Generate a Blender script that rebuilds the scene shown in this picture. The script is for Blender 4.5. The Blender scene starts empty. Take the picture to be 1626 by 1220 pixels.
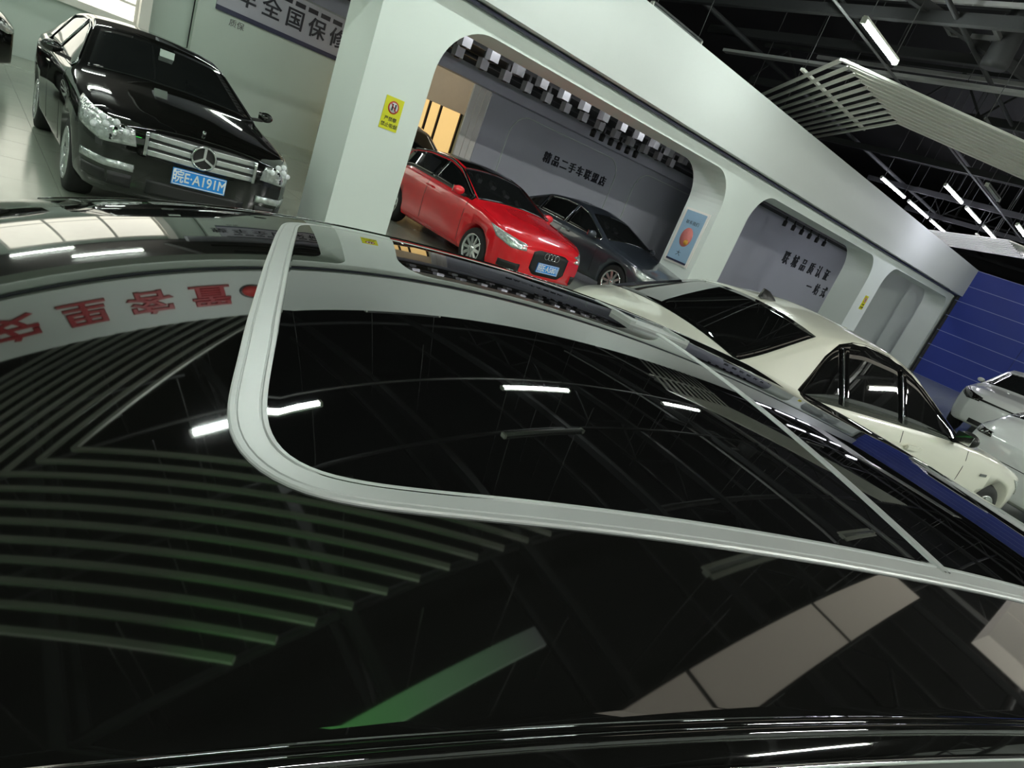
import bpy, bmesh, math, random
import numpy as np
from mathutils import Vector, Matrix
from mathutils.bvhtree import BVHTree
random.seed(7)
SC = bpy.context.scene
COL = SC.collection
PI = math.pi
# ------------------------------------------------------------------ camera, world, exposure
H = 1.62                                  # eye height
yaw, pitch, roll = math.radians(46.5012), math.radians(18.3429), math.radians(21.7133)
cam_d = bpy.data.cameras.new('camera')
cam = bpy.data.objects.new('camera', cam_d)
COL.objects.link(cam)
cy, sy, cp, sp = math.cos(yaw), math.sin(yaw), math.cos(pitch), math.sin(pitch)
fwd = Vector((sy*cp, cy*cp, -sp)); rgt = Vector((cy, -sy, 0)); upv = rgt.cross(fwd)
r2 = math.cos(roll)*rgt + math.sin(roll)*upv
u2 = -math.sin(roll)*rgt + math.cos(roll)*upv
M = Matrix((r2, u2, -fwd)).transposed().to_4x4(); M.translation = (0, 0, H)
cam.matrix_world = M
cam_d.sensor_fit = 'HORIZONTAL'; cam_d.sensor_width = 36.0
cam_d.lens = 36.0*985.67/1626.0
cam_d.clip_start = 0.02; cam_d.clip_end = 200
SC.camera = cam
w = bpy.data.worlds.new('world'); SC.world = w; w.use_nodes = True
w.node_tree.nodes['Background'].inputs[0].default_value = (0.75, 0.82, 0.8, 1)
w.node_tree.nodes['Background'].inputs[1].default_value = 0.015
SC.view_settings.view_transform = 'Standard'
try: SC.view_settings.look = 'None'
except Exception: pass
SC.view_settings.gamma = 1.0
SC.view_settings.use_curve_mapping = False
SC.view_settings.exposure = 0.0
try: SC.cycles.max_bounces = 6
except Exception: pass
TUBE = 172.0                              # radiance of a ceiling tube

# ------------------------------------------------------------------ helpers
def mat(name, col, rough=0.5, metal=0.0, coat=0.0, emit=0.0, ecol=None, var=0.0, vscale=6.0, spec=0.5, bump=0.0, bscale=40.0, ior=1.5):
    m = bpy.data.materials.new(name); m.use_nodes = True
    nt = m.node_tree; b = nt.nodes['Principled BSDF']
    b.inputs['Base Color'].default_value = (*col, 1)
    b.inputs['Roughness'].default_value = rough
    b.inputs['Metallic'].default_value = metal
    b.inputs['IOR'].default_value = ior
    b.inputs['Specular IOR Level'].default_value = spec
    b.inputs['Coat Weight'].default_value = coat
    b.inputs['Coat Roughness'].default_value = 0.02
    if emit > 0:
        b.inputs['Emission Color'].default_value = (*(ecol or col), 1)
        b.inputs['Emission Strength'].default_value = emit
    if var > 0 or bump > 0:
        tc = nt.nodes.new('ShaderNodeTexCoord')
        nz = nt.nodes.new('ShaderNodeTexNoise'); nz.inputs['Scale'].default_value = vscale; nz.inputs['Detail'].default_value = 5
        nt.links.new(tc.outputs['Object'], nz.inputs['Vector'])
        if var > 0:
            mx = nt.nodes.new('ShaderNodeMix'); mx.data_type = 'RGBA'
            mx.inputs[6].default_value = (*[max(0, c*(1-var)) for c in col], 1)
            mx.inputs[7].default_value = (*[min(1, c*(1+var)) for c in col], 1)
            nt.links.new(nz.outputs['Fac'], mx.inputs[0]); nt.links.new(mx.outputs[2], b.inputs['Base Color'])
        if bump > 0:
            n2 = nt.nodes.new('ShaderNodeTexNoise'); n2.inputs['Scale'].default_value = bscale
            nt.links.new(tc.outputs['Object'], n2.inputs['Vector'])
            bp = nt.nodes.new('ShaderNodeBump'); bp.inputs['Strength'].default_value = bump; bp.inputs['Distance'].default_value = 0.01
            nt.links.new(n2.outputs['Fac'], bp.inputs['Height']); nt.links.new(bp.outputs['Normal'], b.inputs['Normal'])
    return m

MT = {}
MT['paint_black'] = mat('paint_black', (0.005, 0.005, 0.0045), 0.03, coat=0.0, var=0.1, ior=1.76)
MT['glass_black'] = mat('glass_black', (0.004, 0.004, 0.004), 0.015, var=0.1, ior=1.74)
MT['glass_dark'] = mat('glass_dark', (0.008, 0.009, 0.009), 0.03, var=0.2)
MT['paint_red'] = mat('paint_red', (0.80, 0.010, 0.02), 0.25, coat=1.0, var=0.06)
MT['paint_grey'] = mat('paint_grey', (0.045, 0.055, 0.07), 0.3, metal=0.3, coat=1.0, var=0.06)
MT['paint_cream'] = mat('paint_cream', (0.78, 0.77, 0.66), 0.3, coat=1.0, var=0.02)
MT['paint_white'] = mat('paint_white', (0.70, 0.72, 0.72), 0.3, coat=1.0, var=0.02)
MT['trim_black'] = mat('trim_black', (0.012, 0.012, 0.012), 0.45, var=0.2)
MT['rubber'] = mat('rubber', (0.012, 0.012, 0.012), 0.75, var=0.3, bump=0.2)
MT['chrome'] = mat('chrome', (0.75, 0.76, 0.77), 0.1, metal=1.0, var=0.05)
MT['dark_chrome'] = mat('dark_chrome', (0.25, 0.26, 0.27), 0.12, metal=1.0, var=0.05)
MT['alloy'] = mat('alloy', (0.72, 0.74, 0.74), 0.25, metal=0.8, var=0.06)
MT['satin'] = mat('satin_aluminium', (0.52, 0.54, 0.53), 0.42, metal=0.35, var=0.05, vscale=30)
MT['lamp_glass'] = mat('lamp_glass', (0.6, 0.63, 0.62), 0.12, metal=0.7, var=0.5, vscale=28, bump=0.9, bscale=22)
MT['red_lens'] = mat('red_lens', (0.25, 0.01, 0.01), 0.1, coat=1, var=0.2)
MT['smoke_lens'] = mat('smoke_lens', (0.012, 0.01, 0.01), 0.08, coat=1, var=0.2)
MT['plate_blue'] = mat('plate_blue', (0.03, 0.30, 0.85), 0.35, var=0.05)
MT['plate_white'] = mat('plate_white', (0.85, 0.87, 0.9), 0.4, var=0.02)
MT['wall_white'] = mat('wall_white', (0.77, 0.83, 0.79), 0.55, var=0.02, vscale=1.5)
MT['wall_grey'] = mat('wall_grey', (0.50, 0.51, 0.58), 0.6, var=0.04, vscale=1.2)
MT['wall_dark'] = mat('wall_dark', (0.16, 0.16, 0.17), 0.6, var=0.1, vscale=1)
MT['wall_sage'] = mat('wall_sage', (0.52, 0.60, 0.55), 0.6, var=0.05, vscale=1)
MT['board'] = mat('board_lavender', (0.36, 0.36, 0.42), 0.5, var=0.04)
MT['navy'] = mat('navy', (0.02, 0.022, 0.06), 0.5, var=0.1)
MT['ink'] = mat('ink', (0.012, 0.013, 0.022), 0.5, var=0.1)
MT['blue_panel'] = mat('blue_panel', (0.032, 0.055, 0.32), 0.3, var=0.08, vscale=2)
MT['red_letter'] = mat('red_letter', (0.38, 0.02, 0.03), 0.4, var=0.1)
MT['ceil_black'] = mat('ceiling_black', (0.007, 0.007, 0.0075), 0.8, var=0.3, vscale=2)
MT['steel_dark'] = mat('steel_dark', (0.035, 0.036, 0.038), 0.6, var=0.2, vscale=3)
MT['steel_mid'] = mat('steel_mid', (0.12, 0.12, 0.12), 0.5, var=0.2, vscale=3)
MT['slat'] = mat('slat_grey', (0.90, 0.89, 0.82), 0.45, var=0.05, vscale=8)
MT['spot_grey'] = mat('spot_grey', (0.15, 0.15, 0.155), 0.5, var=0.1)
MT['tile'] = mat('floor_tile', (0.31, 0.345, 0.29), 0.17, var=0.06, vscale=3)
MT['grout'] = mat('grout', (0.3, 0.31, 0.3), 0.5, var=0.1)
MT['duct'] = mat('duct_beige', (0.80, 0.74, 0.63), 0.5, var=0.03)
MT['yellow'] = mat('sign_yellow', (0.72, 0.70, 0.01), 0.5, var=0.05)
MT['poster_blue'] = mat('poster_blue', (0.30, 0.46, 0.62), 0.45, var=0.08, vscale=3)
MT['pink'] = mat('poster_pink', (0.72, 0.22, 0.20), 0.5, var=0.15, vscale=9)
MT['orange'] = mat('poster_orange', (0.75, 0.38, 0.05), 0.5, var=0.1)
MT['sign_red'] = mat('sign_red', (0.55, 0.04, 0.04), 0.5, var=0.1)
MT['door_white'] = mat('door_white', (0.9, 0.87, 0.82), 0.5, var=0.03)
MT['beige_wall'] = mat('beige_wall', (0.62, 0.56, 0.47), 0.6, var=0.05)
MT['warm_pane'] = mat('warm_lit_pane', (0.8, 0.6, 0.3), 0.5, emit=0.75, ecol=(1.0, 0.66, 0.25), var=0.1)
MT['day_pane'] = mat('daylit_pane', (0.9, 0.88, 0.8), 0.5, emit=1.6, ecol=(1.0, 0.95, 0.82), var=0.1)
MT['tube_green'] = mat('tube_cool', (1, 1, 1), 0.5, emit=TUBE, ecol=(0.90, 1.0, 0.94))
MT['tube_blue'] = mat('tube_violet', (1, 1, 1), 0.5, emit=TUBE, ecol=(0.86, 0.86, 1.0))
MT['tube_warm'] = mat('tube_warm', (1, 1, 1), 0.5, emit=TUBE*0.38, ecol=(0.89, 1.0, 0.88))
MT['tube_near_fill'] = mat('tube_near_fill', (1, 1, 1), 0.5, emit=TUBE*2.2, ecol=(0.97, 1.0, 0.93))
MT['tube_far'] = mat('tube_far', (1, 1, 1), 0.5, emit=TUBE*0.16, ecol=(0.86, 0.86, 1.0))
MT['tube_bay_fill'] = mat('tube_bay_fill', (1, 1, 1), 0.5, emit=TUBE*0.22, ecol=(0.92, 0.94, 1.0))
MT['tube_bay_fill_dim'] = mat('tube_bay_fill_dim', (1, 1, 1), 0.5, emit=TUBE*0.11, ecol=(0.90, 0.90, 1.0))
MT['joint_blue'] = mat('joint_blue', (0.30, 0.34, 0.62), 0.4, var=0.05)
MT['ceil_navy'] = mat('ceiling_navy', (0.012, 0.013, 0.022), 0.6, var=0.2)
MT['tube_inner_fill'] = mat('tube_inner_fill', (1, 1, 1), 0.5, emit=TUBE*0.22, ecol=(1.0, 0.9, 0.72))
MT['tray_grey'] = mat('tray_grey', (0.4, 0.4, 0.4), 0.5, var=0.1)
MT['fascia'] = mat('fascia_plaster', (0.64, 0.67, 0.65), 0.55, var=0.02, vscale=1.5)
MT['tube_off'] = mat('tube_off', (0.33, 0.34, 0.33), 0.4, var=0.05)
MT['led_green'] = mat('led_green', (0.05, 0.6, 0.08), 0.4, emit=7.0, ecol=(0.10, 1.0, 0.14))

MT['panel_lit'] = mat('panel_lit', (0.8, 0.74, 0.64), 0.5, emit=0.62, ecol=(1.0, 0.90, 0.76))
MT['panel_dim'] = mat('panel_dim', (0.8, 0.74, 0.64), 0.5, emit=0.45, ecol=(1.0, 0.92, 0.82))
def led_bar_mat():
    m = mat('led_bar', (0.3, 0.32, 0.3), 0.4, emit=1.0); nt = m.node_tree; b = nt.nodes['Principled BSDF']
    tc = nt.nodes.new('ShaderNodeTexCoord'); sx = nt.nodes.new('ShaderNodeSeparateXYZ'); nt.links.new(tc.outputs['Generated'], sx.inputs[0])
    cr = nt.nodes.new('ShaderNodeValToRGB'); nt.links.new(sx.outputs[0], cr.inputs[0])
    cr.color_ramp.elements[0].color = (0.22, 1.0, 0.22, 1); cr.color_ramp.elements[1].color = (0.16, 0.18, 0.17, 1)
    cr.color_ramp.elements.new(.45).color = (0.25, 0.6, 0.27, 1)
    nt.links.new(cr.outputs[0], b.inputs['Emission Color']); b.inputs['Emission Strength'].default_value = 1.25
    return m
MT['led_bar'] = led_bar_mat()

def link(o):
    COL.objects.link(o); return o
def setp(o, label=None, cat=None, group=None, kind=None):
    if label: o['label'] = label
    if cat: o['category'] = cat
    if group: o['group'] = group
    if kind: o['kind'] = kind
    return o
def empty(name, loc, rz=0.0, label=None, cat=None, group=None):
    o = bpy.data.objects.new(name, None); link(o); o.empty_display_size = 0.1
    o.location = loc; o.rotation_euler = (0, 0, rz)
    return setp(o, label, cat, group)

class MB:
    """collects shapes, links them as ONE mesh object"""
    def __init__(s): s.v = []; s.f = []; s.sm = []
    def add(s, v, f, smooth=False):
        n = len(s.v); s.v += [tuple(p) for p in v]; s.f += [tuple(i+n for i in q) for q in f]; s.sm += [smooth]*len(f); return s
    def box(s, c, d, rz=0.0, rot=None):
        x, y, z = (d[0]/2, d[1]/2, d[2]/2)
        P = [Vector((a*x, b*y, e*z)) for e in (-1, 1) for a, b in ((-1, -1), (1, -1), (1, 1), (-1, 1))]
        R = rot if rot is not None else Matrix.Rotation(rz, 3, 'Z')
        P = [R @ p + Vector(c) for p in P]
        return s.add(P, [(3, 2, 1, 0), (4, 5, 6, 7), (0, 1, 5, 4), (1, 2, 6, 5), (2, 3, 7, 6), (3, 0, 4, 7)])
    def bar(s, a, b, wd, hd):
        a, b = Vector(a), Vector(b); d = (b-a); L = d.length; d.normalize()
        up = Vector((0, 0, 1)) if abs(d.z) < 0.95 else Vector((1, 0, 0))
        sd = d.cross(up).normalized(); u = sd.cross(d)
        R = Matrix((d, sd, u)).transposed()
        return s.box((a+b)/2, (L, wd, hd), rot=R)
    def tube(s, pts, r, n=8, closed=False, smooth=True):
        pts = [Vector(p) for p in pts]; N = len(pts); V = []; F = []
        for i, p in enumerate(pts):
            if closed: t = pts[(i+1) % N]-pts[i-1]
            else: t = pts[min(i+1, N-1)]-pts[max(i-1, 0)]
            t.normalize(); up = Vector((0, 0, 1)) if abs(t.z) < 0.9 else Vector((0, 1, 0))
            a = t.cross(up).normalized(); b = a.cross(t)
            for k in range(n):
                g = 2*PI*k/n; V.append(p+a*math.cos(g)*r+b*math.sin(g)*r)
        for i in range(N if closed else N-1):
            j = (i+1) % N
            for k in range(n):
                F.append((i*n+k, i*n+(k+1) % n, j*n+(k+1) % n, j*n+k))
        if not closed: F += [tuple(range(n))[::-1], tuple((N-1)*n+k for k in range(n))]
        return s.add(V, F, smooth)
    def lathe(s, prof, n=28, axis='Y', c=(0, 0, 0), smooth=True):
        V = []; F = []; m = len(prof)
        for k in range(n):
            g = 2*PI*k/n
            for (r, h) in prof:
                if axis == 'Y': p = (r*math.cos(g), h, r*math.sin(g))
                elif axis == 'X': p = (h, r*math.cos(g), r*math.sin(g))
                else: p = (r*math.cos(g), r*math.sin(g), h)
                V.append(tuple(p[i]+c[i] for i in range(3)))
        for k in range(n):
            k2 = (k+1) % n
            for i in range(m-1): F.append((k*m+i, k*m+i+1, k2*m+i+1, k2*m+i))
        return s.add(V, F, smooth)
    def grid(s, G, smooth=True, flip=False):
        n, m = len(G), len(G[0]); V = [p for r in G for p in r]; F = []
        for i in range(n-1):
            for j in range(m-1):
                q = (i*m+j, i*m+j+1, (i+1)*m+j+1, (i+1)*m+j); F.append(q[::-1] if flip else q)
        return s.add(V, F, smooth)
    def sphere(s, c, r, nu=14, nv=8, sc=(1, 1, 1)):
        V = []; F = []
        for j in range(nv+1):
            t = PI*j/nv
            for i in range(nu):
                g = 2*PI*i/nu
                V.append((c[0]+sc[0]*r*math.sin(t)*math.cos(g), c[1]+sc[1]*r*math.sin(t)*math.sin(g), c[2]+sc[2]*r*math.cos(t)))
        for j in range(nv):
            for i in range(nu): F.append((j*nu+i, j*nu+(i+1) % nu, (j+1)*nu+(i+1) % nu, (j+1)*nu+i))
        return s.add(V, F, True)
    def mesh(s, name, m, weld=True, recalc=True):
        me = bpy.data.meshes.new(name); me.from_pydata(s.v, [], s.f)
        me.polygons.foreach_set('use_smooth', s.sm)
        if weld:
            bm = bmesh.new(); bm.from_mesh(me)
            bmesh.ops.remove_doubles(bm, verts=bm.verts, dist=1e-5)
            if recalc: bmesh.ops.recalc_face_normals(bm, faces=bm.faces)
            bm.to_mesh(me); bm.free()
        if m: me.materials.append(MT[m] if isinstance(m, str) else m)
        return me
    def build(s, name, m, parent=None, weld=True, recalc=True):
        o = bpy.data.objects.new(name, s.mesh(name, m, weld, recalc)); link(o)
        if parent is not None: o.parent = parent
        return o
def inst(name, me, parent=None, loc=(0, 0, 0), rot=(0, 0, 0)):
    o = bpy.data.objects.new(name, me); link(o); o.location = loc; o.rotation_euler = rot
    if parent is not None: o.parent = parent
    return o
def copy_tree(o, parent=None):
    c = o.copy(); COL.objects.link(c)
    if parent is not None: c.parent = parent
    for ch in list(o.children): copy_tree(ch, c)
    return c

_dg = bpy.context.evaluated_depsgraph_get
def text_mesh(txt, size, depth=0.004, name='lettering', m='ink', bold=0.0):
    cu = bpy.data.curves.new('lettering_curve', 'FONT'); cu.body = txt; cu.size = size; cu.extrude = depth; cu.bevel_depth = bold; cu.bevel_resolution = 0
    cu.align_x = 'CENTER'; cu.align_y = 'CENTER'; cu.resolution_u = 3
    o = bpy.data.objects.new('lettering_curve', cu); link(o)
    dg = _dg(); dg.update()
    me = bpy.data.meshes.new_from_object(o.evaluated_get(dg), depsgraph=dg)
    bpy.data.objects.remove(o); bpy.data.curves.remove(cu)
    me.name = name; me.materials.clear(); me.materials.append(MT[m])
    return me
def lettering(txt, size, M4, parent, m, depth=0.004, name='lettering', sx=1.0, bold=0.0, kind=None):
    """text standing in the plane given by matrix M4 (local x = reading direction, y = up)"""
    me = text_mesh(txt, size, depth, name, m, bold); me.transform(Matrix.Diagonal((sx, 1, 1, 1)))
    me.transform(M4)
    o = bpy.data.objects.new(name, me); link(o); o.parent = parent
    return o
def frame(o, ex, ey):
    ex, ey = Vector(ex).normalized(), Vector(ey).normalized(); ez = ex.cross(ey)
    m = Matrix((ex, ey, ez)).transposed().to_4x4(); m.translation = Vector(o); return m

# ------------------------------------------------------------------ setting
YR = 6.6
XL, XF, YN, YB = -12.0, 46.0, -8.0, 21.0
floor = MB().box(((XL+XF)/2, (YN+YB)/2, -0.06), (XF-XL, YB-YN, 0.11)).build('floor', 'grout'); setp(floor, kind='structure')
tm = MB().box((0, 0, 0), (0.796, 0.796, 0.012)).mesh('tile', 'tile')
for i in range(17):
    for j in range(17):
        inst('tile', tm, floor, (-4.4+0.8*i, 4.0+0.8*j, 0.001+random.uniform(-.0006, .0006)))
rest = MB()
def tiles_fill(x0, x1, y0, y1):
    nx, ny = max(1, round((x1-x0)/0.8)), max(1, round((y1-y0)/0.8))
    for i in range(nx):
        for j in range(ny): rest.box((x0+(i+.5)*(x1-x0)/nx, y0+(j+.5)*(y1-y0)/ny, 0.001), ((x1-x0)/nx-.004, (y1-y0)/ny-.004, 0.012))
tiles_fill(XL, -4.8, YN, YB); tiles_fill(-4.8, 8.8, YN, 3.6); tiles_fill(-4.8, 8.8, 17.6, YB); tiles_fill(8.8, XF, YN, YB)
setp(rest.build('tile_field', 'tile', floor, weld=False), kind='stuff')

ceiling = MB().box(((XL+XF)/2, (YN+YB)/2, 7.05), (XF-XL, YB-YN, 0.1)).build('ceiling', 'ceil_black'); setp(ceiling, kind='structure')
# trusses across the hall (along Y), purlins and conduits along X, hanging rods
bx = -11.2
k = 0
while bx < 34:
    z = 5.2 + (0.25 if k % 2 else 0)
    if bx < 12.5 or k % 2 == 0:
        MB().box((bx, 0.8, z), (0.10, 17.0, 0.14)).build('beam', 'steel_dark', ceiling)
        MB().box((bx, 0.8, z+0.75), (0.07, 17.0, 0.07)).build('beam', 'steel_dark', ceiling)
        if k % 3: bx += 2.05; k += 1; continue
        br = MB()
        yy = -7.5
        while yy < 9:
            br.bar((bx, yy, z+.05), (bx, yy+0.6, z+.72), .035, .035); br.bar((bx, yy+.6, z+.72), (bx, yy+1.2, z+.05), .035, .035); yy += 1.2
        br.build('truss_bracing', 'steel_dark', ceiling)
    bx += 2.05; k += 1
for (yy, z, r_, m_) in ((3.95, 5.2, .03, 'steel_dark'), (6.0, 5.6, .03, 'steel_dark'), (2.4, 5.5, .05, 'steel_dark'), (0.2, 5.4, .03, 'steel_mid'), (5.2, 5.0, .018, 'steel_mid'), (-1.5, 5.6, .06, 'steel_dark'), (-4, 5.5, .04, 'steel_dark'), (8.3, 5.3, .05, 'steel_dark')):
    MB().tube([(XL+.2, yy, z), (34, yy, z)], r_, 8).build('pipe', m_, ceiling)
for i in range(60):
    x = random.uniform(-6, 24); y = random.choice([0.6, 1.7, 2.9, 4.9, 5.7, 6.3]) + random.uniform(-.2, .2); zb = random.uniform(4.8, 5.6)
    MB().tube([(x, y, zb), (x, y, 7.0)], 0.007, 5).build('hanging_rod', 'steel_mid', ceiling)
MB().box((11.45, .8, 5.12), (.14, 16.0, .05)).build('cable_tray', 'tray_grey', ceiling)
MB().box((9.35, 4.5, 5.42), (.05, 7.0, .05)).build('conduit', 'tray_grey', ceiling)
MB().box((12.6, 1.5, 5.6), (.06, 12.0, .06)).build('conduit', 'tray_grey', ceiling)
dd = MB()
dd.bar((8.7, 4.6, 5.3), (11.3, 3.5, 5.3), .08, .12)
dd.build('diagonal_brace', 'steel_dark', ceiling)
# dark round duct drop near the right of the frame
dr = MB().lathe([(0.0, 0), (.16, 0), (.17, .05), (.15, .5), (.15, 1.2)], 20, 'Z', (10.2, 3.6, 5.0)); dr.build('duct_drop', 'steel_dark', ceiling)
fr_ = MB()
for a, b in (((-.3, -.3), (.3, -.3)), ((.3, -.3), (.3, .3)), ((.3, .3), (-.3, .3)), ((-.3, .3), (-.3, -.3))):
    fr_.bar((9.75+a[0], 3.95+a[1], 5.3), (9.75+b[0], 3.95+b[1], 5.3), .05, .05)
fr_.build('duct_frame', 'steel_mid', ceiling)

# arcade wall: pillars and rounded arches, one continuous plastered wall
ZF0, ZF1, ZA = 3.03, 4.01, 2.80
PIL = [(-11.9, -11.2), (-4.0, -3.2), (3.17, 3.95), (10.35, 11.36), (18.4, 19.5), (26.3, 27.0)]
Y0, Y1 = YR, YR+0.74
ar = MB()
def wallcol(x0, x1, z0a, z0b):
    for y, fl in ((Y0, False), (Y1, True)):
        q = [(x0, y, z0a), (x1, y, z0b), (x1, y, ZF1), (x0, y, ZF1)]
        ar.add(q, [(0, 1, 2, 3) if not fl else (3, 2, 1, 0)])
for a, b in PIL:
    wallcol(a, b, 0, 0)
    for x in (a, b):
        pass
def arch(x0, x1, r=0.62, n=12):
    xs = [x0 + r*(1-math.cos(PI/2*i/n)) for i in range(n+1)]; zs = [ZA-r+r*math.sin(PI/2*i/n) for i in range(n+1)]
    xs2 = [x0+x1-x for x in xs[::-1]]; return list(zip(xs, zs)) + list(zip(xs2, zs[::-1]))
for i in range(len(PIL)-1):
    P = arch(PIL[i][1], PIL[i+1][0], .62 if i > 1 else .16)
    P2 = [(P[0][0], 0.0)] + P + [(P[-1][0], 0.0)]
    for (xa, za), (xb, zb) in zip(P[:-1], P[1:]): wallcol(xa, xb, za, zb)
    ar.grid([[(x, Y0, z) for x, z in P2], [(x, Y1, z) for x, z in P2]], smooth=False)
for x in (PIL[0][0], PIL[-1][1]): ar.add([(x, Y0, 0), (x, Y1, 0), (x, Y1, ZF1), (x, Y0, ZF1)], [(0, 1, 2, 3)])
ar.add([(PIL[0][0], Y0, ZF1), (PIL[-1][1], Y0, ZF1), (PIL[-1][1], Y1, ZF1), (PIL[0][0], Y1, ZF1)], [(0, 1, 2, 3)])
arcade = setp(ar.build('wall_arcade', 'wall_white'), kind='structure')
fas = MB()
fas.box(((-11.9+27.1)/2, YR-.135, (ZF0+ZF1)/2), (39.0, .25, ZF1-ZF0))
fascia = setp(fas.build('trim_1', 'fascia'), kind='structure')
MB().box(((-11.9+27.1)/2, YR-.06, ZF0-.03), (38.9, .10, .032)).build('painted_shadow_gap', 'navy', fascia)  # navy strip paints the shadow line under the fascia
MB().box((27.02, YR-.27, (ZF0+ZF1)/2), (.06, .03, ZF1-ZF0)).build('end_strip', 'door_white', fascia)
# back walls
bw = setp(MB().box(((9.05+45)/2, 12.56, 1.75), (45-9.05, .12, 3.5)).build('wall_back', 'wall_grey'), kind='structure')
for i in range(7):   # shallow raised panels with rounded tops on the bay wall
    x0 = 9.6+5.0*i
    pts = [(x0+.25, .3), (x0+.25, 2.2)] + [(x0+.25+.5*(1-math.cos(t*PI/12)), 2.2+.5*math.sin(t*PI/12)) for t in range(1, 7)]
    pts += [(2*(x0+2.3)-x, z) for x, z in pts[::-1]]
    MB().tube([(x, 12.49, z) for x, z in pts], .014, 6).build('panel_moulding', 'wall_white', bw)
cb = setp(MB().box((17.0, 9.65, 3.2), (30.0, 5.0, .12)).build('ceiling_bay', 'ceil_black'), kind='structure')
MB().box((17, 12.3, 3.0), (29, .3, .28)).build('bulkhead', 'wall_grey', cb)
for yy in (8.0, 9.2, 10.6): MB().box((17, yy, 3.08), (29, .06, .08)).build('lighting_track', 'trim_black', cb)
ch = setp(MB().box((-1.45, 12.3, 3.72), (21.0, 9.6, .1)).build('ceiling_hall', 'ceil_navy'), kind='structure')
# wall with the board, far left
wb = setp(MB().box((4.05+4.5, 17.1, 3.5), (9.0, .2, 7.0)).build('wall_far', 'wall_sage'), kind='structure')
wl = setp(MB().box((-4.0, 17.4, 3.5), (16.1, .2, 7.0)).build('wall_far.001', 'wall_sage'), kind='structure')
MB().box((3.12, 17.15, 2.0), (.2, .32, 4.0)).build('corner_post', 'door_white', wl)
win = setp(MB().box((1.2, 17.28, 2.4), (3.6, .05, 2.0)).build('window_1', 'day_pane'), kind='structure')
wf = MB()
for x in (-.6, .6, 1.8, 3.0): wf.box((x, 17.24, 2.4), (.07, .06, 2.06))
wf.box((1.2, 17.24, 1.36), (3.66, .1, .14)); wf.box((1.2, 17.24, 3.42), (3.66, .08, .1)); wf.box((1.2, 17.24, 1.75), (3.6, .07, .05))
wf.build('window_frame', 'door_white', win)
w2 = setp(MB().box((9.6, 16.5, 1.2), (3.0, .05, 2.3)).build('window_2', 'warm_pane'), kind='structure')
for x in (8.1, 8.9, 10.0, 10.38, 11.1): MB().box((x, 16.45, 1.2), (.06, .06, 2.3)).build('mullion', 'trim_black', w2)
setp(MB().box((10.0, 16.55, 2.9), (4.2, .2, 1.1)).build('wall_inner', 'beige_wall'), kind='structure')
setp(MB().box((10.0, 15.0, 3.42), (4.2, 3.2, .1)).build('ceiling_inner', 'beige_wall'), kind='structure')
# folding door, three leaves
fd = empty('folding_door', (8.77, 12.5, 0), 0, 'white folding door of narrow leaves at the end of the bay wall', 'door')
for i in range(3): MB().box((-.165+.165*i, 0, 1.55), (.15, .05, 3.1)).build('door_leaf', 'door_white', fd)
pw = setp(MB().box((27.06, 10.0, 1.9), (.12, 5.2, 3.8)).build('wall_partition', 'wall_white'), kind='structure')
MB().box((26.9, 7.75, 1.55), (.3, .7, 3.1)).build('wall_pier', 'wall_white', pw)
# right end: blue panelled wall, rows of boards with recessed joints
we = setp(MB().box((26.62, -.8, 2.0), (.12, 14.6, 4.0)).build('wall_end', 'steel_dark'), kind='structure')
for j in range(7):
    for i in range(6):
        MB().box((26.55, 6.4-1.22-2.44*i, .285+.57*j), (.04, 2.43, .555)).build('panel', 'blue_panel', we)
jm = MB().box((0, 0, 0), (.02, 14.6, .02)).mesh('joint_strip', 'joint_blue')
for j in range(8): inst('joint_strip', jm, we, (26.528, -.8, .57*j+.0))
setp(MB().box((XF, 6.5, 3.5), (.1, YB-YN, 7.0)).build('wall_right', 'wall_dark'), kind='structure')
setp(MB().box((XL, 6.5, 3.5), (.1, YB-YN, 7.0)).build('wall_left', 'wall_sage'), kind='structure')
setp(MB().box(((XL+XF)/2, YN, 3.5), (XF-XL, .1, 7.0)).build('wall_front', 'wall_white'), kind='structure')
setp(MB().box(((XL+XF)/2, YB, 3.5), (XF-XL, .1, 7.0)).build('wall_rear', 'wall_dark'), kind='structure')

# ------------------------------------------------------------------ ceiling objects
def tube_light(x, y, z, m, label, L=1.22, group=None, off=False, drop=7.0, wide=False):
    t = empty('tube_light' if not off else 'unlit_tube_light', (x, y, z), 0, label, 'lamp', group)
    if wide: MB().box((0, 0, .02), (L, .15, .03)).build('reflector_tray', 'slat', t)
    MB().box((0, 0, .045), (L+.06, .05, .03)).build('lamp_housing', 'slat' if not off else 'steel_mid', t)
    d = MB(); d.tube([(-L/2, 0, 0), (L/2, 0, 0)], .028, 10); d.build('lamp_tube', m, t)
    for s in (-1, 1):
        MB().box((s*(L/2+.02), 0, .01), (.03, .066, .066)).build('end_cap', 'slat', t)
        MB().tube([(s*L*.44, 0, .06), (s*L*.44, 0, drop-z)], .006, 5).build('hanging_rod', 'steel_mid', t)
    return t
ORD = ['first', 'second', 'third', 'fourth', 'fifth', 'sixth', 'seventh', 'eighth', 'ninth', 'tenth', 'eleventh', 'twelfth', 'thirteenth', 'fourteenth', 'fifteenth']
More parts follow.
